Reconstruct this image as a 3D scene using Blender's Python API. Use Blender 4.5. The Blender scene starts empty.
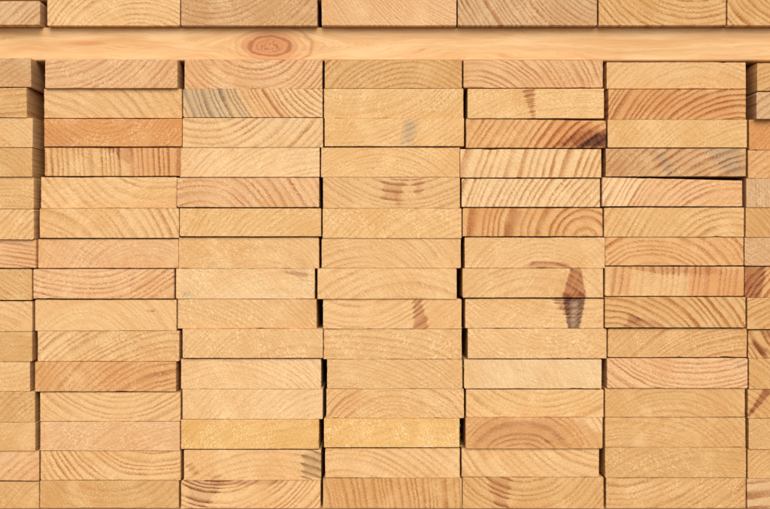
import bpy, math, random
from mathutils import Vector, noise as mnoise

# ------------------------------------------------------------------ camera, light, exposure
S = 0.150 / 141.0            # metres per photo pixel on the plane of the board ends (y = 0)
D = 1.30                     # camera distance from that plane
CX, CY = 385.0, 254.5        # centre of the 770 x 509 photograph
sc = bpy.context.scene
cam_d = bpy.data.cameras.new('camera'); cam = bpy.data.objects.new('camera', cam_d)
sc.collection.objects.link(cam); sc.camera = cam
cam.location = (0, -D, 0); cam.rotation_euler = (math.radians(90), 0, 0)
cam_d.sensor_width = 36; cam_d.sensor_fit = 'HORIZONTAL'
cam_d.lens = 36 * D / (770 * S)
cam_d.clip_start = 0.01; cam_d.clip_end = 500
cam_d.dof.use_dof = True; cam_d.dof.focus_distance = D; cam_d.dof.aperture_fstop = 6.3

SUN_EL, SUN_AZ = 35.0, 8.0   # sun behind the camera, a little to the right
w = bpy.data.worlds.new('World'); sc.world = w; w.use_nodes = True
nt = w.node_tree; bg = nt.nodes['Background']
sky = nt.nodes.new('ShaderNodeTexSky'); sky.sky_type = 'NISHITA'; sky.sun_disc = False
sky.sun_elevation = math.radians(SUN_EL); sky.sun_rotation = math.radians(180 - SUN_AZ)
sky.dust_density = 3.0; sky.air_density = 1.0
nt.links.new(sky.outputs[0], bg.inputs[0]); bg.inputs[1].default_value = 0.06
sun_d = bpy.data.lights.new('sun', 'SUN'); sun = bpy.data.objects.new('sun', sun_d)
sc.collection.objects.link(sun)
sun_d.energy = 1.5; sun_d.angle = math.radians(44); sun_d.color = (1.0, 0.96, 0.87)
sv = Vector((math.sin(math.radians(SUN_AZ)) * math.cos(math.radians(SUN_EL)),
             -math.cos(math.radians(SUN_AZ)) * math.cos(math.radians(SUN_EL)),
             math.sin(math.radians(SUN_EL))))
sun.rotation_euler = sv.to_track_quat('Z', 'Y').to_euler()
sc.view_settings.view_transform = 'Standard'; sc.view_settings.look = 'None'
sc.view_settings.gamma = 1; sc.view_settings.use_curve_mapping = False
sc.view_settings.exposure = 0.72
sc.cycles.max_bounces = 4; sc.cycles.diffuse_bounces = 3

# ------------------------------------------------------------------ helpers
def lin(c):
    return tuple(((v / 255) / 12.92 if v <= 10 else (((v / 255) + 0.055) / 1.055) ** 2.4) for v in c)

class NT:
    def __init__(s, tree): s.t = tree
    def node(s, typ, **kw):
        n = s.t.nodes.new(typ)
        for k, v in kw.items(): setattr(n, k, v)
        return n
    def put(s, sock, v):
        if isinstance(v, bpy.types.NodeSocket): s.t.links.new(v, sock)
        elif v is not None: sock.default_value = v
    def m(s, op, a, b=None, c=None, clamp=False):
        n = s.node('ShaderNodeMath', operation=op, use_clamp=clamp)
        s.put(n.inputs[0], a); s.put(n.inputs[1], b); s.put(n.inputs[2], c)
        return n.outputs[0]
    def add(s, a, b): return s.m('ADD', a, b)
    def sub(s, a, b): return s.m('SUBTRACT', a, b)
    def mul(s, a, b): return s.m('MULTIPLY', a, b)
    def sstep(s, v, a, b, lo=0.0, hi=1.0):
        n = s.node('ShaderNodeMapRange', interpolation_type='SMOOTHSTEP')
        s.put(n.inputs['Value'], v); s.put(n.inputs['From Min'], a); s.put(n.inputs['From Max'], b)
        s.put(n.inputs['To Min'], lo); s.put(n.inputs['To Max'], hi)
        return n.outputs[0]
    def vec(s, x, y, z):
        n = s.node('ShaderNodeCombineXYZ')
        for i, v in enumerate((x, y, z)): s.put(n.inputs[i], v)
        return n.outputs[0]
    def sep(s, v):
        n = s.node('ShaderNodeSeparateXYZ'); s.put(n.inputs[0], v)
        return n.outputs[0], n.outputs[1], n.outputs[2]
    def noise(s, v, scale=1.0, detail=2.0, rough=0.5, dist=0.0):
        n = s.node('ShaderNodeTexNoise'); s.put(n.inputs['Vector'], v)
        n.inputs['Scale'].default_value = scale; n.inputs['Detail'].default_value = detail
        n.inputs['Roughness'].default_value = rough; n.inputs['Distortion'].default_value = dist
        return n.outputs['Fac']
    def noise1(s, v, detail=0.0):
        n = s.node('ShaderNodeTexNoise', noise_dimensions='1D'); s.put(n.inputs['W'], v)
        n.inputs['Scale'].default_value = 1.0; n.inputs['Detail'].default_value = detail
        return n.outputs['Fac']
    def mix(s, f, a, b, blend='MIX'):
        n = s.node('ShaderNodeMix', data_type='RGBA', blend_type=blend)
        s.put(n.inputs[0], f)
        for i, v in ((6, a), (7, b)):
            s.put(n.inputs[i], v if isinstance(v, bpy.types.NodeSocket) else tuple(v) + (1,) if v is not None else None)
        return n.outputs[2]
    def attr(s, name):
        return s.node('ShaderNodeAttribute', attribute_type='OBJECT', attribute_name=name)

def new_mat(name):
    mt = bpy.data.materials.new(name); mt.use_nodes = True
    g = NT(mt.node_tree); bs = mt.node_tree.nodes['Principled BSDF']
    return mt, g, bs

# ------------------------------------------------------------------ end-grain pine
def end_grain():
    mt, g, bs = new_mat('pine_end_grain')
    tc = g.node('ShaderNodeTexCoord').outputs['Object']
    px, py, pz = g.sep(tc)
    k = 1.0 / S
    x, y, z = g.mul(px, k), g.mul(py, k), g.mul(pz, k)
    seed = g.attr('seed').outputs['Fac']
    so = g.mul(seed, 61.7)
    P = g.vec(g.add(x, so), g.add(g.mul(y, 0.05), so), z)
    cx, cz, sp = g.sep(g.attr('pith').outputs['Vector'])
    con, fuzz, sawa = g.sep(g.attr('grain').outputs['Vector'])
    tone = g.attr('tone').outputs['Color']
    # growth rings round the pith
    w1 = g.mul(g.sub(g.noise(P, 0.014, 1.0), 0.5), 11.0)
    w2 = g.mul(g.sub(g.noise(P, 0.075, 1.0), 0.5), 2.2)
    w3 = g.mul(g.sub(g.noise(P, 0.6, 2.0, 0.6), 0.5), 1.3)
    dx = g.sub(g.add(x, g.mul(y, 0.012)), cx); dz = g.sub(z, cz)
    r = g.m('SQRT', g.add(g.mul(dx, dx), g.mul(dz, dz)))
    r = g.add(g.add(g.add(r, w1), w2), w3)
    q = g.m('DIVIDE', r, sp)
    q = g.add(q, g.mul(g.sub(g.noise1(g.add(g.mul(q, 0.37), so), 0.0), 0.5), 1.5))
    f = g.m('FRACT', q)
    late = g.mul(g.sstep(f, 0.34, 0.80), g.sstep(f, 0.88, 1.0, 1.0, 0.0))
    wn = g.node('ShaderNodeTexWhiteNoise', noise_dimensions='1D')
    g.put(wn.inputs['W'], g.add(g.m('FLOOR', q), so))
    ringvar = g.m('MULTIPLY_ADD', wn.outputs['Value'], 0.6, 0.6)
    patch = g.sstep(g.noise(P, 0.03, 1.0), 0.32, 0.62, 0.65, 1.2)
    fine = g.noise(P, 0.9, 3.0, 0.6)
    latem = g.mul(g.mul(late, ringvar), g.mul(patch, g.sstep(fine, 0.3, 0.6, 0.65, 1.2)))
    latec = g.m('MULTIPLY', latem, con, clamp=True)
    latecol = g.mix(1.0, tone, (0.60, 0.355, 0.19), 'MULTIPLY')
    col = g.mix(latec, tone, latecol)
    # broad tone drift, fine mottling
    big = g.noise(P, 0.022, 1.0, 0.55)
    col = g.mix(g.sstep(big, 0.42, 0.72, 0.0, 0.5), col, g.mix(1.0, tone, (0.90, 0.78, 0.62), 'MULTIPLY'))
    big2 = g.noise(g.vec(g.add(x, 500.0), g.mul(y, 0.05), g.add(z, so)), 0.035, 1.0, 0.55)
    col = g.mix(g.sstep(big2, 0.52, 0.75, 0.0, 0.45), col, g.mix(0.55, tone, lin((243, 208, 156))))
    col = g.mix(g.sstep(fine, 0.42, 0.68, 0.0, 0.42), col, g.mix(1.0, col, (0.80, 0.68, 0.54), 'MULTIPLY'))
    # saw marks: fine parallel scratches at the board's own angle
    ca, sa = g.m('COSINE', sawa), g.m('SINE', sawa)
    u = g.add(g.mul(x, ca), g.mul(z, sa)); v = g.sub(g.mul(z, ca), g.mul(x, sa))
    scr = g.noise(g.vec(g.mul(u, 0.5), g.add(g.mul(v, 0.05), so), so), 1.0, 3.0, 0.6)
    saw = g.sstep(scr, 0.35, 0.68)
    col = g.mix(g.mul(saw, 0.34), col, g.mix(1.0, col, (0.80, 0.70, 0.58), 'MULTIPLY'))
    # pale torn fibres
    fib = g.noise(g.vec(g.mul(u, 0.75), so, g.mul(v, 0.42)), 1.0, 2.0, 0.7)
    fl = g.mul(g.sstep(fib, 0.52, 0.64), g.sstep(g.noise(P, 0.06, 0.0), 0.35, 0.65, 0.15, 1.0))
    flm = g.mul(fl, fuzz)
    col = g.mix(flm, col, g.mix(0.6, tone, lin((253, 230, 186))))
    dk = g.mul(g.sstep(g.noise(g.vec(g.mul(u, 0.8), g.add(so, 9.0), g.mul(v, 0.35)), 1.0, 3.0, 0.65), 0.56, 0.72), g.mul(fuzz, 0.9))
    col = g.mix(dk, col, g.mix(1.0, tone, (0.74, 0.56, 0.38), 'MULTIPLY'))
    # marks that belong to the board: knots, heart streaks, blue stain
    en = g.sub(g.noise(P, 0.22, 3.0, 0.6), 0.5)
    dist_ring = g.mul(g.sub(late, 0.35), 1.0)
    for i in (1, 2, 3):
        mx, mz, sl = g.sep(g.attr('mark%d_place' % i).outputs['Vector'])
        wt, wb, h = g.sep(g.attr('mark%d_size' % i).outputs['Vector'])
        stg, edge, rm = g.sep(g.attr('mark%d_look' % i).outputs['Vector'])
        mc = g.attr('mark%d_colour' % i).outputs['Color']
        dzz = g.sub(z, mz)
        t = g.m('ADD', g.m('DIVIDE', dzz, h), 0.5, clamp=True)
        hw = g.mul(g.add(wb, g.mul(g.sub(wt, wb), t)), 0.5)
        uu = g.m('ABSOLUTE', g.sub(g.sub(x, mx), g.mul(dzz, sl)))
        wob = g.add(g.mul(en, g.mul(edge, 2.2)), g.mul(dist_ring, g.mul(rm, -2.0)))
        du = g.add(g.sub(uu, hw), wob)
        dv = g.add(g.sub(g.m('ABSOLUTE', dzz), g.mul(h, 0.5)), wob)
        ne = g.mul(edge, -1.0)
        mask = g.mul(g.sstep(du, ne, edge, 1.0, 0.0), g.sstep(dv, ne, edge, 1.0, 0.0))
        mask = g.mul(g.mul(mask, stg), g.sstep(scr, 0.3, 0.65, 1.1, 0.7))
        mask = g.mul(mask, g.m('MULTIPLY_ADD', g.mul(rm, g.sub(late, 1.0)), 0.3, 1.0))
        mask = g.m('MINIMUM', mask, 1.0)
        mcol = g.mix(g.m('MULTIPLY', latem, 0.95, clamp=True), mc, g.mix(1.0, mc, (0.50, 0.38, 0.34), 'MULTIPLY'))
        col = g.mix(mask, col, mcol)
    g.put(bs.inputs['Base Color'], col)
    g.put(bs.inputs['Roughness'], 0.78); g.put(bs.inputs['Specular IOR Level'], 0.18)
    hgt = g.add(g.mul(scr, 0.9), g.mul(fib, 2.0))
    bp = g.node('ShaderNodeBump'); bp.inputs['Strength'].default_value = 0.65
    bp.inputs['Distance'].default_value = 0.0007
    g.put(bp.inputs['Height'], hgt); g.put(bs.inputs['Normal'], bp.outputs[0])
    return mt

# ------------------------------------------------------------------ planed long-grain face with knot
def face_grain(kx, kz):
    mt, g, bs = new_mat('pine_face_grain')
    tc = g.node('ShaderNodeTexCoord').outputs['Object']
    px, py, pz = g.sep(tc); k = 1.0 / S
    x, y, z = g.mul(px, k), g.mul(py, k), g.mul(pz, k)
    dx, dz = g.sub(x, kx), g.sub(z, kz)
    wob = g.mul(g.sub(g.noise(g.vec(x, y, z), 0.11, 3.0), 0.5), 5.0)
    rr = g.add(g.m('SQRT', g.add(g.mul(g.mul(dx, 0.5), g.mul(dx, 0.5)), g.mul(dz, dz))), wob)
    infl = g.m('EXPONENT', g.mul(g.add(g.m('POWER', g.mul(dx, 0.022), 2.0), g.m('POWER', g.mul(dz, 0.03), 2.0)), -1.0))
    bend = g.mul(g.mul(infl, 22.0), g.m('SIGN', dz))
    low = g.noise(g.vec(g.mul(x, 0.006), y, g.mul(z, 0.03)), 1.0, 3.0)
    f = g.add(g.sub(z, bend), g.mul(low, 34.0))
    bands = g.noise(g.vec(g.mul(x, 0.0025), g.mul(y, 0.05), g.mul(f, 0.11)), 1.0, 4.0, 0.6)
    fine = g.noise(g.vec(g.mul(x, 0.035), g.mul(y, 0.2), g.mul(f, 1.1)), 1.0, 5.0, 0.75)
    base, dark = lin((226, 187, 137)), lin((211, 163, 109))
    col = g.mix(g.sstep(bands, 0.38, 0.66), base, dark)
    col = g.mix(g.sstep(fine, 0.48, 0.60, 0.0, 0.5), col, lin((202, 146, 92)))
    col = g.mix(g.sstep(g.noise(g.vec(g.mul(x, 0.012), y, g.mul(z, 0.07)), 1.0, 2.0), 0.52, 0.7, 0.0, 0.5), col, lin((231, 196, 148)))
    thin = g.noise(g.vec(g.mul(x, 0.011), g.mul(y, 0.2), g.mul(f, 2.1)), 1.0, 2.0, 0.6)
    col = g.mix(g.sstep(thin, 0.56, 0.64, 0.0, 0.32), col, lin((190, 132, 80)))
    # curved growth lines round the knot
    ringf = g.m('FRACT', g.mul(rr, 1 / 3.6))
    rl = g.mul(g.sstep(ringf, 0.3, 0.85), g.sstep(ringf, 0.9, 1.0, 1.0, 0.0))
    halo = g.mul(g.sstep(rr, 9.0, 19.0, 1.0, 0.0), 0.85)
    col = g.mix(halo, col, lin((200, 136, 88)))
    ring = g.mul(g.sstep(rr, 8.3, 9.8), g.sstep(rr, 10.0, 11.8, 1.0, 0.0))
    col = g.mix(g.mul(ring, 0.65), col, lin((138, 82, 52)))
    col = g.mix(g.mul(g.mul(rl, 0.3), g.sstep(rr, 13.0, 26.0, 1.0, 0.0)), col, lin((176, 108, 62)))
    arc = g.mul(g.sstep(rr, 19.5, 21.0), g.sstep(rr, 21.2, 23.2, 1.0, 0.0))
    col = g.mix(g.mul(g.mul(arc, 0.5), g.sstep(dx, 8.0, 26.0)), col, lin((180, 116, 70)))
    core = g.sstep(g.noise(g.vec(x, y, z), 0.3, 3.0, 0.6), 0.5, 0.58)
    col = g.mix(g.mul(g.mul(core, g.sstep(rr, 3.0, 9.0, 1.0, 0.0)), 0.7), col, lin((140, 84, 54)))
    # a faint pin streak away to the left
    sx, sz = g.mul(g.add(x, 300.0), 0.05), g.mul(g.sub(z, 1.0), 0.35)
    sm = g.sstep(g.add(g.m('POWER', sx, 2.0), g.m('POWER', sz, 2.0)), 0.1, 1.4, 0.5, 0.0)
    col = g.mix(sm, col, lin((196, 126, 78)))
    g.put(bs.inputs['Base Color'], col)
    g.put(bs.inputs['Roughness'], 0.6); g.put(bs.inputs['Specular IOR Level'], 0.25)
    bp = g.node('ShaderNodeBump'); bp.inputs['Strength'].default_value = 0.2
    bp.inputs['Distance'].default_value = 0.0004
    g.put(bp.inputs['Height'], fine); g.put(bs.inputs['Normal'], bp.outputs[0])
    return mt

def concrete():
    mt, g, bs = new_mat('concrete')
    tc = g.node('ShaderNodeTexCoord').outputs['Object']
    a = g.noise(tc, 3.0, 6.0, 0.6); b = g.noise(tc, 160.0, 3.0, 0.6)
    col = g.mix(g.sstep(a, 0.3, 0.7), (0.30, 0.28, 0.25), (0.38, 0.36, 0.32))
    col = g.mix(g.sstep(b, 0.5, 0.75, 0.0, 0.5), col, (0.22, 0.21, 0.19))
    g.put(bs.inputs['Base Color'], col); g.put(bs.inputs['Roughness'], 0.9)
    return mt

END = end_grain()
FACE = face_grain((269 - CX), -2.0)
CONC = concrete()

def mesh_obj(name, verts, faces, mat):
    me = bpy.data.meshes.new(name); me.from_pydata(verts, [], faces); me.update()
    ob = bpy.data.objects.new(name, me); sc.collection.objects.link(ob)
    me.materials.append(mat)
    return ob

# ------------------------------------------------------------------ board geometry
def outline(wd, hl, hr, step, rnd):
    """rounded outline of a board end, x right, z up, centred; hl / hr = top height at the left / right"""
    hw = wd / 2; zb = -hl / 2; tl = hl / 2; tr = zb + hr
    cor = [(-hw, zb), (hw, zb), (hw, tr), (-hw, tl)]
    pts = []
    for i in range(4):
        a, b = Vector(cor[i]), Vector(cor[(i + 1) % 4]); prv = Vector(cor[i - 1])
        rad = rnd.choice((0.0005, 0.0007, 0.001, 0.0016))
        d0 = (a - prv).normalized(); d1 = (b - a).normalized()
        p0, p1 = a - d0 * rad, a + d1 * rad
        for t in (0.0, 0.5, 1.0):
            pts.append((p0 * (1 - t) ** 2 + a * 2 * t * (1 - t) + p1 * t * t, (d0 + d1).normalized()))
        n = max(2, int((b - a).length / step))
        e = b - d1 * 0.001
        for j in range(1, n):
            pts.append((p1.lerp(e, j / n), d1))
    return [(p, Vector((d.y, -d.x))) for p, d in pts]      # point, outward normal

def make_board(x0, x1, z0, z1l, z1r, p, length, seed, ragged=None):
    rnd = random.Random(seed)
    wd, hl, hr = x1 - x0, z1l - z0, z1r - z0
    pts = outline(wd, hl, hr, 0.0022, rnd); n = len(pts)
    rows = []
    skx, skz = rnd.uniform(-0.006, 0.006), rnd.uniform(-0.02, 0.02)   # end cut slightly out of square
    seam = rnd.choice((0.00018, 0.00025, 0.00035, 0.00045)); chip = rnd.choice((0.2, 0.5, 1.0))
    def ring(y, inset, rough):
        out = []
        for q, nr in pts:
            a = mnoise.noise(Vector((q.x * 260, q.y * 260, seed * 3.1)))
            b = mnoise.noise(Vector((q.x * 900, q.y * 900, seed * 7.7)))
            c = max(0.0, mnoise.noise(Vector((q.x * 90, q.y * 90, seed * 5.3))) - 0.42)
            lo = 0.5 + 0.9 * mnoise.noise(Vector((q.x * 30, q.y * 30, seed * 2.3)))
            off = -inset - rough * (seam * max(0.1, lo + 0.6 * a) + 0.00008 * b) - rough * 0.0018 * c * chip
            v = q + nr * off
            yy = y + (skx * v.x + skz * v.y if y < 0.01 else 0.0) + rough * 0.0002 * b
            out.append((v.x, yy, v.y))
        return out
    rings = [ring(0.0, 0.0001, 1.0), ring(0.00015, 0.0, 1.0), ring(0.004, 0.0, 0.3), ring(0.02, 0.0, 0.0), ring(length, 0.0, 0.0)]
    verts = [v for rg in rings for v in rg]
    faces = [tuple(range(n))]
    for k in range(len(rings) - 1):
        for i in range(n):
            j = (i + 1) % n
            faces.append((k * n + j, k * n + i, (k + 1) * n + i, (k + 1) * n + j))
    faces.append(tuple(reversed(range(4 * n, 5 * n))))
    # torn fibres left by the saw along the lower and right edges
    for it in range(rnd.randint(3, 9) + (16 if ragged else 0)):
        q, nr = pts[rnd.randrange(n)]
        if nr.y > 0.5 or (ragged and it > 4 and nr.x * ragged < 0.6 and rnd.random() < 0.93): continue
        base = Vector((q.x, 0.0009, q.y)) - Vector((nr.x, 0, nr.y)) * 0.0006
        tang = Vector((-nr.y, 0, nr.x)) * rnd.choice((-1, 1))
        ln, hw_ = rnd.uniform(0.001, 0.0036) * (1.5 if ragged else 1), rnd.uniform(0.0002, 0.0006)
        tip = base + Vector((nr.x, 0, nr.y)) * ln * 0.45 + tang * ln * 0.9 + Vector((0, -rnd.uniform(0.0002, 0.001), 0))
        o = len(verts)
        verts += [tuple(base - tang * hw_), tuple(base + tang * hw_), tuple(base + Vector((0, 0.0006, 0))), tuple(tip)]
        faces += [(o, o + 1, o + 3), (o + 1, o + 2, o + 3), (o + 2, o, o + 3), (o, o + 2, o + 1)]
    ob = mesh_obj('board', verts, faces, END)
    ob.location = ((x0 + x1) / 2, -p, (z0 + z1l) / 2)
    return ob

TONE = {'f': (227, 180, 109), 'n': (228, 183, 123), 'y': (227, 182, 119), 'p': (232, 192, 136), 'q': (230, 192, 137), 'k': (226, 178, 124),
        'o': (214, 151, 87), 'l': (221, 169, 108), 'w': (212, 171, 122), 'd': (216, 169, 107), 'g': (206, 161, 109)}
MCOL = {'r': (168, 98, 58), 'm': (140, 72, 42), 'k': (78, 44, 36), 'x': (206, 172, 148), 'b': (166, 150, 124), 'o': (206, 132, 76),
        'p': (238, 204, 156), 's': (186, 122, 78), 'c': (216, 160, 104)}
Z3 = (0.0, 0.0, 0.0)

# one entry per board end:
# xl, xr, y top, y bottom (photo pixels), protrusion mm, tone, pith (x, y down, from the board's centre), ring spacing, contrast, torn fibre,
# marks [(colour, x, y, width top, width bottom, height, slant, strength, edge, follows rings)], looks, {extras}
TOP = [
 (-97, 40, 0.8, 25.5, 6, 'w', (165, 150), 6, .55, .35, [], 'weathered board with slanting grain and a shaded side'),
 (47.3, 180, -2, 25.5, 1, 'n', (30, 75), 6, .45, .3, [], 'light board with arching growth rings'),
 (181, 317.3, -2, 25.5, 1, 'g', (-40, -80), 6, .5, .4, [], 'dull tan board with hollow-curved rings beside the dark gap'),
 (321.5, 456.5, -2, 25.5, 2, 'k', (120, -120), 3.6, .35, .3, [], 'pinkish board with very fine diagonal rings'),
 (457.8, 597, -2, 25.5, 1, 'w', (120, -110), 5, .65, .25, [], 'greyish board with falling dark rings'),
 (598.6, 726, -2, 25.5, 2, 'd', (30, -70), 6, .55, .3, [], 'golden board with rings sagging to the right'),
 (727.3, 862, -2, 25.5, 3, 'd', (0, -50), 6, .65, .25, [], 'golden board cut off by the corner, steep rings'),
]
COLS = {}
COLS['L'] = [
 (-107, 31, 58, 86.5, 9, 'g', (150, 150), 7, .4, .2, [], 'dull board standing well proud of its neighbour'),
 (-112, 27, 87.5, 117, 11, 'd', (60, 140), 6, .45, .2, [], 'set-forward board with wavy level rings'),
 (-106, 32.7, 117.8, 147, 9, 'n', (0, 70), 6, .35, .3, [], 'set-forward board with falling curved rings'),
 (-106, 32.5, 147.5, 176.6, 9, 'd', (10, 60), 5, .3, .25, [], 'set-forward tan board with faint curved rings'),
 (-105, 33.8, 177, 208.4, 7, 'd', (40, 130), 6, .25, .5, [], 'set-forward fuzzy tan board'),
 (-105, 34, 209, 239, 7, 'n', (125, 75), 6, .45, .3, [], 'set-forward board with rising diagonal rings'),
 (-104, 36, 239.6, 268, 4, 'k', (30, 200), 5, .75, .15, [], 'pinkish board with crisp level rings'),
 (-108, 32, 269, 300, 4, 'd', (0, 80), 5, .4, .35, [], 'tan board with falling diagonal grain'),
 (-108, 32.5, 301, 331, 2, 'n', (-20, 140), 7, .35, .4, [], 'light board with gently falling grain'),
 (-108, 32.5, 331.6, 361, 2, 'd', (40, 200), 6, .2, .5, [], 'plain tan board with faint grain'),
 (-110, 30, 361.6, 391, 1, 'n', (40, -90), 6, .3, .5, [], 'light board with sagging grain'),
 (-105, 35, 391.6, 422, 3, 'd', (150, 120), 6, .4, .3, [], 'tan board with rising slanted rings'),
 (-105, 35.3, 422.5, 450.6, 3, 'd', (60, 120), 7, .15, .4, [], 'smooth tan board nearly without rings'),
 (-101, 39, 451, 481, 2, 'k', (125, 95), 11, .4, .2, [], 'pinkish board with a few wide rising rings'),
 (-101, 39.2, 481.6, 508.4, 1, 'd', (140, 100), 5, .3, .4, [], 'tan fine-grained board cut off by the corner'),
]
COLS['A'] = [
 (45, 177.5, 59.5, 88, 4, 'k', (-70, -120), 5.5, .5, .5, [], 'pinkish board standing forward, its right side showing'),
 (44, 182, 88.6, 118, 0, 'n', (-95, 120), 11, .4, .25, [], 'light board with wide falling rings'),
 (44, 182, 118.6, 146.6, 2, 'o', (-10, -60), 5, .3, .5, [('s', -55, 6, 40, 30, 22, 0, .3, 8, 0)], 'salmon-orange board'),
 (44.7, 181, 147.6, 176, 0, 'n', (-320, 20), 6.5, .7, .3, [('o', 45, 0, 70, 55, 30, 0, .5, 6, .3), ('r', 11, -6, 22, 4, 16, -.5, .7, 2.5, 1), ('r', -2, -12, 14, 8, 5, 0, .5, 2, .5)], 'board with upright rings and a reddish streak'),
 (41, 177, 177, 208, 0, 'n', (50, -80), 9, .45, .3, [], 'light board with rings sagging from its left end'),
 (39.5, 179, 208.3, 238, 1, 'n', (-80, 75), 8, .5, .2, [], 'light board with rings falling to the right'),
 (38, 178.5, 239, 268, -1, 'k', (35, 50), 6, .25, .35, [], 'smooth pinkish board with a faint arch at its right'),
 (33.3, 174, 269, 298.5, 3, 'k', (-20, -110), 6, .65, .4, [], 'board with strong wavy rings rising to the right'),
 (35, 176.5, 299.6, 330.2, 0, 'n', (-20, 50), 7, .22, .2, [('s', 45, -4, 9, 5, 2, 0, .7, 1, 0)], 'smooth light board with one small scratch'),
 (37.5, 179.5, 330.8, 361, 0, 'n', (70, 140), 6.5, .5, .55, [('p', -55, 0, 30, 30, 26, 0, .4, 8, 0)], 'board with rising rings and a pale left end'),
 (35, 176, 361.6, 391.5, 2, 'l', (90, 130), 6, .5, .4, [('o', 30, 0, 70, 60, 26, 0, .3, 12, 0)], 'orange-tinted board with slanted rings'),
 (40, 180.5, 392, 421, 0, 'n', (10, -90), 7, .45, .3, [], 'light board with wide sagging rings'),
 (40, 180, 421.4, 450.4, 1, 'k', (80, 100), 5, .2, .5, [], 'plain dull board with fine saw marks'),
 (40.5, 180.7, 450.8, 480, 0, 'n', (40, -70), 6, .65, .3, [], 'board with crisp dark rings sagging from its left'),
 (39.7, 179, 480.4, 508.4, 0, 'd', (0, -70), 9, .28, .35, [], 'tan board with faint sagging rings, cut by lower edge'),
]
COLS['B'] = [
 (184.5, 322.3, 59.5, 88.2, 0, 'k', (0, -48), 6, .62, .4, [], 'pinkish board with close V-curved rings'),
 (183, 322.6, 88.8, 117.2, 0, 'p', (115, -65), 5.5, .65, .3, [('b', -47, 0, 50, 40, 40, -.35, .8, 4, 1.2), ('b', -16, 2, 20, 14, 34, -.6, .55, 3, 1.3), ('c', 15, 2, 30, 40, 34, -.6, .7, 9, .2)], 'board with blue-grey stain over its left half'),
 (182.5, 323, 117.9, 147, 0, 'p', (-50, -75), 8, .55, .45, [], 'pale board with bold rings rising at the right'),
 (180, 319.7, 147.4, 177, 0, 'p', (85, 140), 7, .35, .5, [], 'pale board with soft rising grain'),
 (177, 319, 177.6, 206.2, 3, 'k', (-50, 60), 8, .6, .4, [], 'pinkish proud board with rings curving steeply down'),
 (179.6, 321, 208.3, 236.2, 2, 'y', (95, 95), 6, .35, .45, [], 'yellowish board with slanting rings above a dark joint'),
 (178.6, 319, 237.4, 268, 0, 'n', (10, 60), 8, .2, .4, [], 'plain light board with one faint arch'),
 (176, 314.8, 268.5, 298.4, 0, 'p', (40, 90), 6, .12, .45, [('s', 54, -9, 26, 8, 9, -1.2, .6, 3, .4), ('b', -58, 11, 8, 8, 5, 0, .5, 3, 0)], 'plain pale board with a pink streak at upper right'),
 (177.6, 316.7, 299, 328.2, 0, 'n', (-90, 130), 6, .2, .6, [], 'plain fuzzy light board'),
 (182.5, 322.8, 328.8, 357.6, 3, 'n', (50, 90), 6, .25, .65, [], 'fuzzy light board above a dark joint'),
 (181, 321, 358.9, 388.6, 0, 'p', (-20, 90), 5, .33, .35, [], 'pale board with fine rings fanning at its right', {'ragged': 1}),
 (182.5, 322.6, 389, 418.8, 0, 'p', (105, 115), 7, .2, .35, [], 'pale smooth board with faint slanting grain'),
 (181, 319, 419.4, 449, 1, 'f', (60, 160), 8, .2, 1.1, [], 'yellow fuzzy board with a ragged right end', {'ragged': 1}),
 (184, 321, 449.8, 480, 0, 'n', (15, 130), 7, .32, .3, [('k', 60, 0, 19, 19, 26, 0, .6, 1.8, 1.7), ('s', -60, 4, 10, 6, 12, -.8, .5, 2, .6), ('s', -38, 12, 16, 10, 4, 0, .5, 2, .4)], 'light board with a dark barred patch at its right'),
 (181, 320.5, 480.4, 508.4, 0, 'n', (-35, -75), 6, .55, .25, [('m', -48, -2, 46, 14, 30, .3, .8, 3, 2), ('r', -5, -12, 84, 60, 5, 0, .65, 2.5, .6)], 'board with dark red resin streaks at its left'),
]
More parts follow.
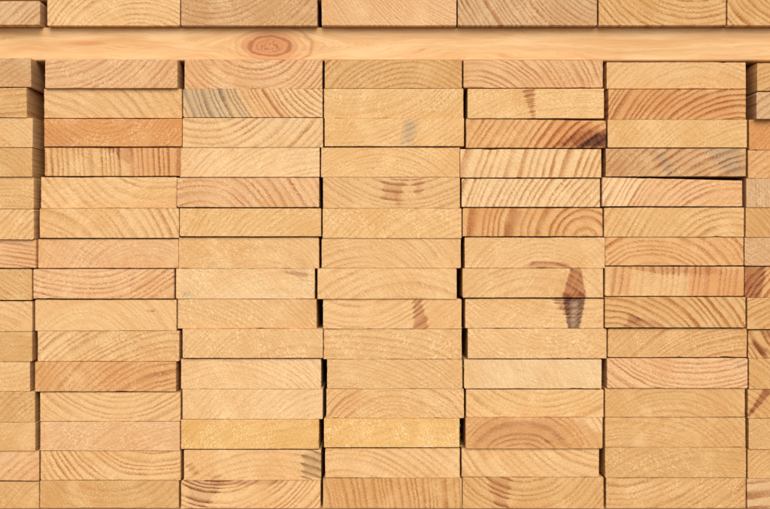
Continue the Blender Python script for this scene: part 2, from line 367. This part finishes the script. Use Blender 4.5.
COLS['C'] = [
 (324.5, 462, 60, 88, 0, 'd', (15, 70), 6, .55, .25, [], 'golden board with clear arching rings'),
 (324, 463.4, 88.4, 117.6, 0, 'y', (-40, -90), 6, .33, .6, [], 'yellowish board with soft sagging grain'),
 (324.5, 464, 118, 146.2, 2, 'y', (-60, -140), 6, .28, .4, [('b', 15, 0, 13, 11, 26, .2, .6, 5, 0)], 'yellowish board with a small blue-grey smudge'),
 (321, 459.8, 147.3, 177, 0, 'y', (-10, 90), 5, .3, .6, [], 'yellowish board with fine dotted rings'),
 (323, 460, 177.3, 208, 0, 'n', (15, -110), 7, .4, .3, [('r', 1, -3, 24, 14, 18, .3, .75, 2, 1.5), ('r', 27, -5, 9, 6, 16, 0, .7, 1.8, 1.5), ('r', 7, 6, 8, 5, 16, 0, .5, 2, .8)], 'light board with brown barred marks in the middle'),
 (322.5, 461.6, 208.3, 238, 0, 'y', (105, 150), 6, .25, .65, [], 'yellow plain board with fuzzy slanting grain'),
 (321.5, 461, 238.3, 267.8, 0, 'n', (-30, 70), 7, .3, .25, [], 'smooth light board with rings curving down at right'),
 (317.5, 456.7, 268.3, 298.6, 1, 'n', (20, 110), 12, .35, .25, [], 'smooth board with one long arching ring line'),
 (323, 461.6, 299, 328.5, 0, 'n', (-40, -90), 8, .4, .25, [('r', 27, 0, 7, 16, 32, -.15, .8, 1.5, .8)], 'light board with a red-brown tapering wedge'),
 (323.5, 461.8, 328.9, 359, 0, 'n', (-40, 200), 8, .28, .65, [], 'speckled light board with faint level rings'),
 (327, 462.5, 359.3, 388.4, 0, 'n', (-60, 130), 6, .33, .55, [], 'speckled board with level rings, open gap on its left'),
 (326.3, 464, 388.8, 417.6, 0, 'n', (0, 60), 6, .42, .45, [('c', -55, 4, 30, 30, 26, 0, .5, 9, 0)], 'board with low arching rings and orange left end'),
 (324, 459.7, 418.4, 447.6, 2, 'f', (60, 190), 8, .15, 1.2, [], 'rough yellow fuzzy board without clear rings', {'ragged': 1}),
 (325, 460, 448.1, 478, 0, 'n', (-50, 110), 8, .45, .4, [], 'light board with spaced rings curving down at right'),
 (323, 462, 478.3, 508.4, 0, 'd', (-420, 60), 6.3, .55, .2, [('o', -20, 0, 90, 90, 30, 0, .22, 5, .2)], 'orange-tan board with close upright rings'),
]
COLS['D'] = [
 (463.3, 603, 60, 87.8, 0, 'k', (-60, 62), 5.5, .62, .2, [], 'pinkish board with rings bending steeply down'),
 (467.6, 604, 88.6, 117.8, 2, 'y', (40, 220), 4, .22, .5, [('r', -5, 0, 11, 3, 28, -.18, .75, 1.3, .9)], 'yellowish board with a red-brown wedge pointing down', {'br': -1.2}),
 (466, 606, 118.5, 147.4, 2, 'l', (120, 95), 7.5, .8, .15, [('o', 40, 2, 40, 70, 30, 0, .8, 9, .4), ('m', 52, 5, 30, 60, 17, .7, .85, 5, .3), ('k', 61, 7, 10, 36, 14, .5, .95, 2.5, 0)], 'orange board with dark knot in its lower right corner', {'tr': 1.9}),
 (460, 601.3, 148.9, 177.2, 2, 'p', (190, 60), 9.5, .85, .2, [], 'pale board with bold reddish near-upright rings'),
 (461.6, 600, 178.6, 206.6, 1, 'q', (140, 70), 6.5, .75, .5, [], 'very pale board with bold steep diagonal rings'),
 (462.6, 602.6, 208, 236.2, 1, 'l', (52, 18), 9, .85, .15, [('r', -19, 2, 8, 12, 30, .45, .6, 4, .6), ('o', -50, 0, 26, 26, 30, .3, .3, 8, 0)], 'orange board with bold rings round a pith at right'),
 (464.6, 605, 237.4, 267.6, -1, 'n', (10, 52), 6, .25, .4, [('r', 15, 12, 34, 46, 5, 0, .75, 2, .7)], 'light board with flat reddish mark on its bottom edge', {'ragged': -1}),
 (462.6, 603.2, 268.3, 297.6, 2, 'n', (0, 70), 7, .25, .35, [('r', 42, 1, 10, 26, 34, .05, .88, 1.3, 0), ('m', 41, 12, 20, 24, 5, 0, .6, 2, .3)], 'light board with a red-brown wedge above the purple knot'),
 (465, 603.7, 298.6, 327.8, 0, 'n', (40, -150), 5, .28, .35, [('m', 31, -6, 20, 4, 20, -.35, .7, 2, 1.2), ('k', 39.5, 0, 23, 11, 32, .02, .92, 1.4, .3), ('x', 39.5, 1, 7, 5, 25, .08, .7, 2.6, .8)], 'light board with a dark purple bark-edged knot'),
 (467.8, 606.6, 328.4, 358.5, 0, 'n', (10, -75), 5, .25, .65, [], 'fuzzy light board with gap on its left'),
 (464, 601.6, 359.3, 388.6, 0, 'q', (100, -220), 9, .08, .2, [], 'very pale smooth board with almost no rings'),
 (466, 603.6, 389.4, 417, 0, 'y', (10, -95), 8, .36, .25, [], 'yellowish board with soft sagging rings'),
 (465.6, 602.6, 417.6, 448, 2, 'l', (-10, 48), 8, .4, .25, [('p', 66, -8, 50, 8, 34, -1.2, .65, 6, .2), ('s', -14, 0, 70, 100, 26, 0, .5, 8, .3), ('r', 15, 8, 8, 10, 4, 0, .5, 2, .3)], 'orange-brown arched board with a pale upper right corner'),
 (461.6, 599, 448.4, 476.8, 0, 'n', (95, -105), 9, .4, .35, [('p', -60, -4, 24, 20, 22, 0, .4, 8, 0)], 'light board with wide diagonal falling rings'),
 (462.6, 603.6, 477.2, 508.4, 0, 'd', (-10, -62), 6, .5, .35, [('r', -33, -2, 26, 10, 34, -.1, .75, 1.6, 1.6)], 'tan board with a barred red-brown wedge, sagging rings'),
]
COLS['E'] = [
 (606.6, 746, 62, 88.4, -6, 'n', (20, 80), 7, .35, .3, [], 'slightly sunken light board under the spacer'),
 (608.2, 746, 89, 119.2, 0, 'l', (60, 80), 6, .75, .25, [('o', 0, 2, 120, 120, 26, 0, .45, 9, .3)], 'orange board with clear rings curving up'),
 (607.6, 747, 119.6, 147, 0, 'y', (85, 115), 6, .28, .55, [], 'yellowish board with faint rising grain'),
 (605.6, 746, 148.4, 176.4, 2, 'g', (95, 145), 7, .8, .35, [('b', 52, -3, 36, 18, 30, -.5, .62, 6, .7), ('b', -10, 3, 10, 10, 24, -.5, .55, 4, .5), ('s', -60, 6, 20, 16, 20, 0, .4, 6, .3)], 'tan board with two blue-grey smears and diagonal rings', {'br': -1.4}),
 (602, 742.4, 177.2, 206.2, 1, 'k', (60, 72), 5.5, .6, .3, [('p', -52, 0, 40, 30, 32, .5, .7, 3, .2)], 'pinkish wedge-topped board with a pale left end', {'tr': 3.2}),
 (604, 744, 207.4, 236.3, 1, 'y', (60, 62), 7, .45, .35, [], 'yellowish board with rings fanning up from below'),
 (605.2, 743.6, 237, 265, 0, 'l', (-20, 62), 7, .6, .3, [], 'orange-tan board with rings sweeping down to the right'),
 (605, 744, 266.6, 296, 1, 'n', (-280, -20), 9, .35, .35, [('o', 42, 2, 56, 60, 30, 0, .6, 2.5, .3), ('s', 5, -11, 100, 60, 8, -3, .8, 2.5, .7), ('o', -55, 0, 24, 20, 30, 0, .4, 4, .3)], 'patchy board, pale in the middle and orange at right'),
 (605, 745.6, 297, 326.6, 4, 'd', (-75, 88), 7, .85, .15, [('r', -34, 10, 12, 44, 10, -.6, .7, 3, .6), ('m', -42, 6, 8, 14, 8, -.6, .6, 2, .6)], 'board with bold dark diagonal rings and a brown knot'),
 (607.6, 747, 328.4, 357.3, 0, 'd', (85, 150), 4.5, .45, .35, [], 'golden board with fine rising rings under a dark joint'),
 (607, 747.6, 358.2, 387.6, 1, 'k', (20, -110), 6, .55, .45, [('b', 62, -8, 18, 12, 8, 0, .3, 5, 0)], 'pinkish-grey board with fine sagging rings'),
 (605, 745.2, 388.1, 417, 0, 'd', (0, 80), 6, .3, .2, [], 'smooth golden board with faint arching rings'),
 (605, 745.6, 417.3, 447.2, 0, 'd', (-40, 100), 6, .3, .2, [], 'smooth golden board with rings fading to its left'),
 (605, 746, 447.5, 477.4, 0, 'd', (40, 160), 6, .2, .5, [], 'speckled golden board with barely visible rings'),
 (606, 746, 477.8, 508.4, 0, 'd', (-60, -130), 7, .5, .65, [('p', -20, -4, 70, 70, 14, 0, .35, 8, .5)], 'golden board with bright fuzzy flecks over level rings'),
]
COLS['F'] = [
 (757, 893, 63, 91, 8, 'd', (-20, 80), 6, .5, .2, [], 'set-forward board whose shaded left side shows'),
 (756.5, 893, 92, 118.5, 8, 'w', (-20, 60), 7, .5, .3, [], 'set-forward weathered board beside the orange ringed one'),
 (749, 888, 119.6, 149.6, 1, 'o', (40, 80), 6, .3, .2, [], 'plain orange board'),
 (748, 887, 150, 177.8, 1, 'l', (-20, 50), 7, .5, .2, [], 'orange board with dark slanting rings'),
 (746, 886, 178.3, 207, 1, 'w', (-220, 0), 4, .35, .5, [], 'greyish fuzzy board with upright rings'),
 (745.4, 885, 207.5, 236.8, 1, 'd', (-130, 70), 7, .45, .3, [], 'tan board with falling rings'),
 (744.6, 885, 237.2, 265.8, 0, 'w', (-120, 90), 5, .35, .45, [], 'greyish tan board with fine falling grain'),
 (745, 884, 266.8, 297.2, 2, 'l', (20, 60), 7, .9, .15, [('m', -60, 0, 22, 16, 36, .1, .9, 2, .4), ('r', -68, 0, 10, 10, 36, 0, .5, 4, .2)], 'board with a solid red-brown left end'),
 (747.2, 887, 297.6, 328, 2, 'd', (0, 110), 6, .6, .25, [], 'tan board with wavy level rings over a dark joint'),
 (748.3, 888, 330, 358, 0, 'd', (30, -60), 6.5, .9, .15, [('m', -58, 4, 8, 16, 12, -1.2, .85, 3, .5), ('m', -47, -9, 20, 8, 8, 0, .7, 3, .5)], 'board with dark brown streaks and steep rings'),
 (748.8, 889, 358.4, 388.8, 0, 'd', (-130, 80), 6, .5, .3, [], 'tan board with even falling rings'),
 (747.6, 887, 389.2, 418, 0, 'd', (-150, 100), 6, .6, .2, [('m', -58, -2, 11, 4, 30, .75, .9, 1.5, .2)], 'tan board with a dark diagonal streak'),
 (748.6, 888, 418.4, 448.6, 0, 'd', (40, 190), 7, .15, .5, [], 'plain fuzzy golden board'),
 (747.8, 887, 449.2, 478.4, 0, 'd', (20, 90), 5, .35, .3, [], 'golden board with fine rising rings'),
 (747, 887, 478.8, 508.4, 1, 'g', (-60, -190), 9, 1.0, .15, [('p', -60, 0, 50, 50, 34, 0, .45, 8, .9)], 'board with bold dark level rings in the corner'),
]
COLNAME = {'L': 'left edge column', 'A': 'first full column', 'B': 'second full column', 'C': 'third full column',
           'D': 'fourth full column', 'E': 'fifth full column', 'F': 'right edge column'}
ORD = ['first', 'second', 'third', 'fourth', 'fifth', 'sixth', 'seventh', 'eighth', 'ninth', 'tenth',
       'eleventh', 'twelfth', 'thirteenth', 'fourteenth', 'fifteenth']

def wx(px, p): return (px - CX) * S * (D - p) / D
def wz(py, p): return (CY - py) * S * (D - p) / D
COUNT = [0]
def build(e, z0, z1, label, group):
    xl, xr, yt, yb, pmm, tone, pith, sp, con, fuzz, marks = e[:11]
    ex = e[12] if len(e) > 12 else {}
    p = pmm / 1000; COUNT[0] += 1; seed = COUNT[0]; rnd = random.Random(seed * 13 + 5)
    p += rnd.uniform(-0.0008, 0.0008)
    z1r = z1 - ex.get('tr', 0) * S
    ob = make_board(wx(xl, p), wx(xr, p), z0, z1, z1r, p, 1.6 + rnd.uniform(-.02, .02), seed, ex.get('ragged'))
    br = rnd.uniform(-3, 4); t = tuple(min(255, c + br) for c in TONE[tone])
    tl = lin(t); ob['tone'] = [tl[0] * 0.955, tl[1] * 1.012, tl[2] * 1.19]; ob['seed'] = rnd.uniform(0.3, 9.7)
    ob['pith'] = [float(pith[0]), -float(pith[1]), float(sp) * (0.82 if con < 0.5 else 0.93)]
    ob['grain'] = [con * (1.12 if con > 0.5 else 1.0), 0.16 + float(fuzz) * 0.8, rnd.choice((-1, 1)) * rnd.uniform(0.4, 1.2)]
    for i in range(3):
        mk = marks[i] if i < len(marks) else ('r', 9000, 0, 1, 1, 1, 0, 0, 1, 0)
        c, mx, my, wt, wb, h, sl, stg, edge, rm = mk
        ob['mark%d_place' % (i + 1)] = [float(mx), -float(my), float(sl)]
        ob['mark%d_size' % (i + 1)] = [float(wt), float(wb), float(h)]
        ob['mark%d_look' % (i + 1)] = [float(stg), float(edge), float(rm)]
        ob['mark%d_colour' % (i + 1)] = list(lin(MCOL[c]))
    ob['label'] = label; ob['category'] = 'board'; ob['group'] = group
    return ob

GAP = 0.00006
ZB = wz(508.4, 0)                       # common underside of the lowest boards
tops0 = []
for c, rows in COLS.items():
    prev = ZB - GAP
    for r in range(14, -1, -1):
        e = rows[r]; p = e[4] / 1000
        z0, z1 = wz(e[3], p), wz(e[2], p)
        if r == 14: z0 = ZB
        z0 = max(prev + GAP, min(z0, prev + 0.0011))
        if z0 - prev < 0.7 * S: z0 = prev + GAP
        row = 'bottom row' if r == 14 else ORD[r] + ' below spacer'
        build(e, z0, z1, '%s, %s, %s' % (e[11], COLNAME[c], row), 'board ends stacked in columns under the spacer')
        prev = z1
    tops0.append(prev)

# ------------------------------------------------------------------ spacers across the stack, ground
def spacer(z0, z1, y0, y1, x0, x1, label, mat):
    n = 60; bev = 0.0012
    prof = [(y0, z0 + bev), (y0, z1 - bev), (y0 + bev, z1), (y1 - bev, z1), (y1, z1 - bev), (y1, z0 + bev), (y1 - bev, z0), (y0 + bev, z0)]
    zc = (z0 + z1) / 2; verts = []; faces = []
    for i in range(n + 1):
        xx = x0 + (x1 - x0) * i / n
        for yy, zz in prof:
            verts.append((xx, yy - y0 + 0.0008 * mnoise.noise(Vector((xx * 5, zz * 30, 3))), zz - zc))
    m = len(prof)
    for i in range(n):
        for j in range(m):
            a, b = i * m + j, i * m + (j + 1) % m
            faces.append((b, a, a + m, b + m))
    faces.append(tuple(range(m))); faces.append(tuple(reversed(range(n * m, n * m + m))))
    ob = mesh_obj('spacer_board', verts, faces, mat); ob.location = (0, y0, zc)
    ob['label'] = label; ob['category'] = 'board'; ob['group'] = 'spacer boards laid crosswise'
    return ob
ZS0 = max(tops0) + GAP
ZS1 = wz(25.7, 0)
spacer(ZS0, ZS1, 0.0095, 0.0995, -0.62, 0.62, 'long recessed crosswise spacer board with a round brown knot', FACE)
spacer(ZB - GAP - 0.036, ZB - GAP, 0.014, 0.104, -0.62, 0.62, 'crosswise bearer board just showing along the lower edge', FACE)
for i, e in enumerate(TOP):
    lb = '%s, %s above the spacer' % (e[11], 'leftmost' if i == 0 else 'rightmost' if i == 6 else ORD[i])
    build(e, ZS1 + GAP, wz(e[2], e[4] / 1000), lb, 'board ends in the row above the spacer')

ZT = max(wz(e[2], e[4] / 1000) for e in TOP) + GAP
spacer(ZT, ZT + 0.036, 0.006, 0.206, -0.62, 0.62, 'board added crosswise over the top row to block sky, dark sliver at upper left', FACE)  # added board, keeps bright sky out of the gaps above the top row
zg = ZB - GAP - 0.036 - 0.0002
gr = mesh_obj('ground', [(-60, -60, zg), (60, -60, zg), (60, 60, zg), (-60, 60, zg)], [(0, 1, 2, 3)], CONC)
gr['kind'] = 'structure'; gr['label'] = 'concrete ground under the stack'
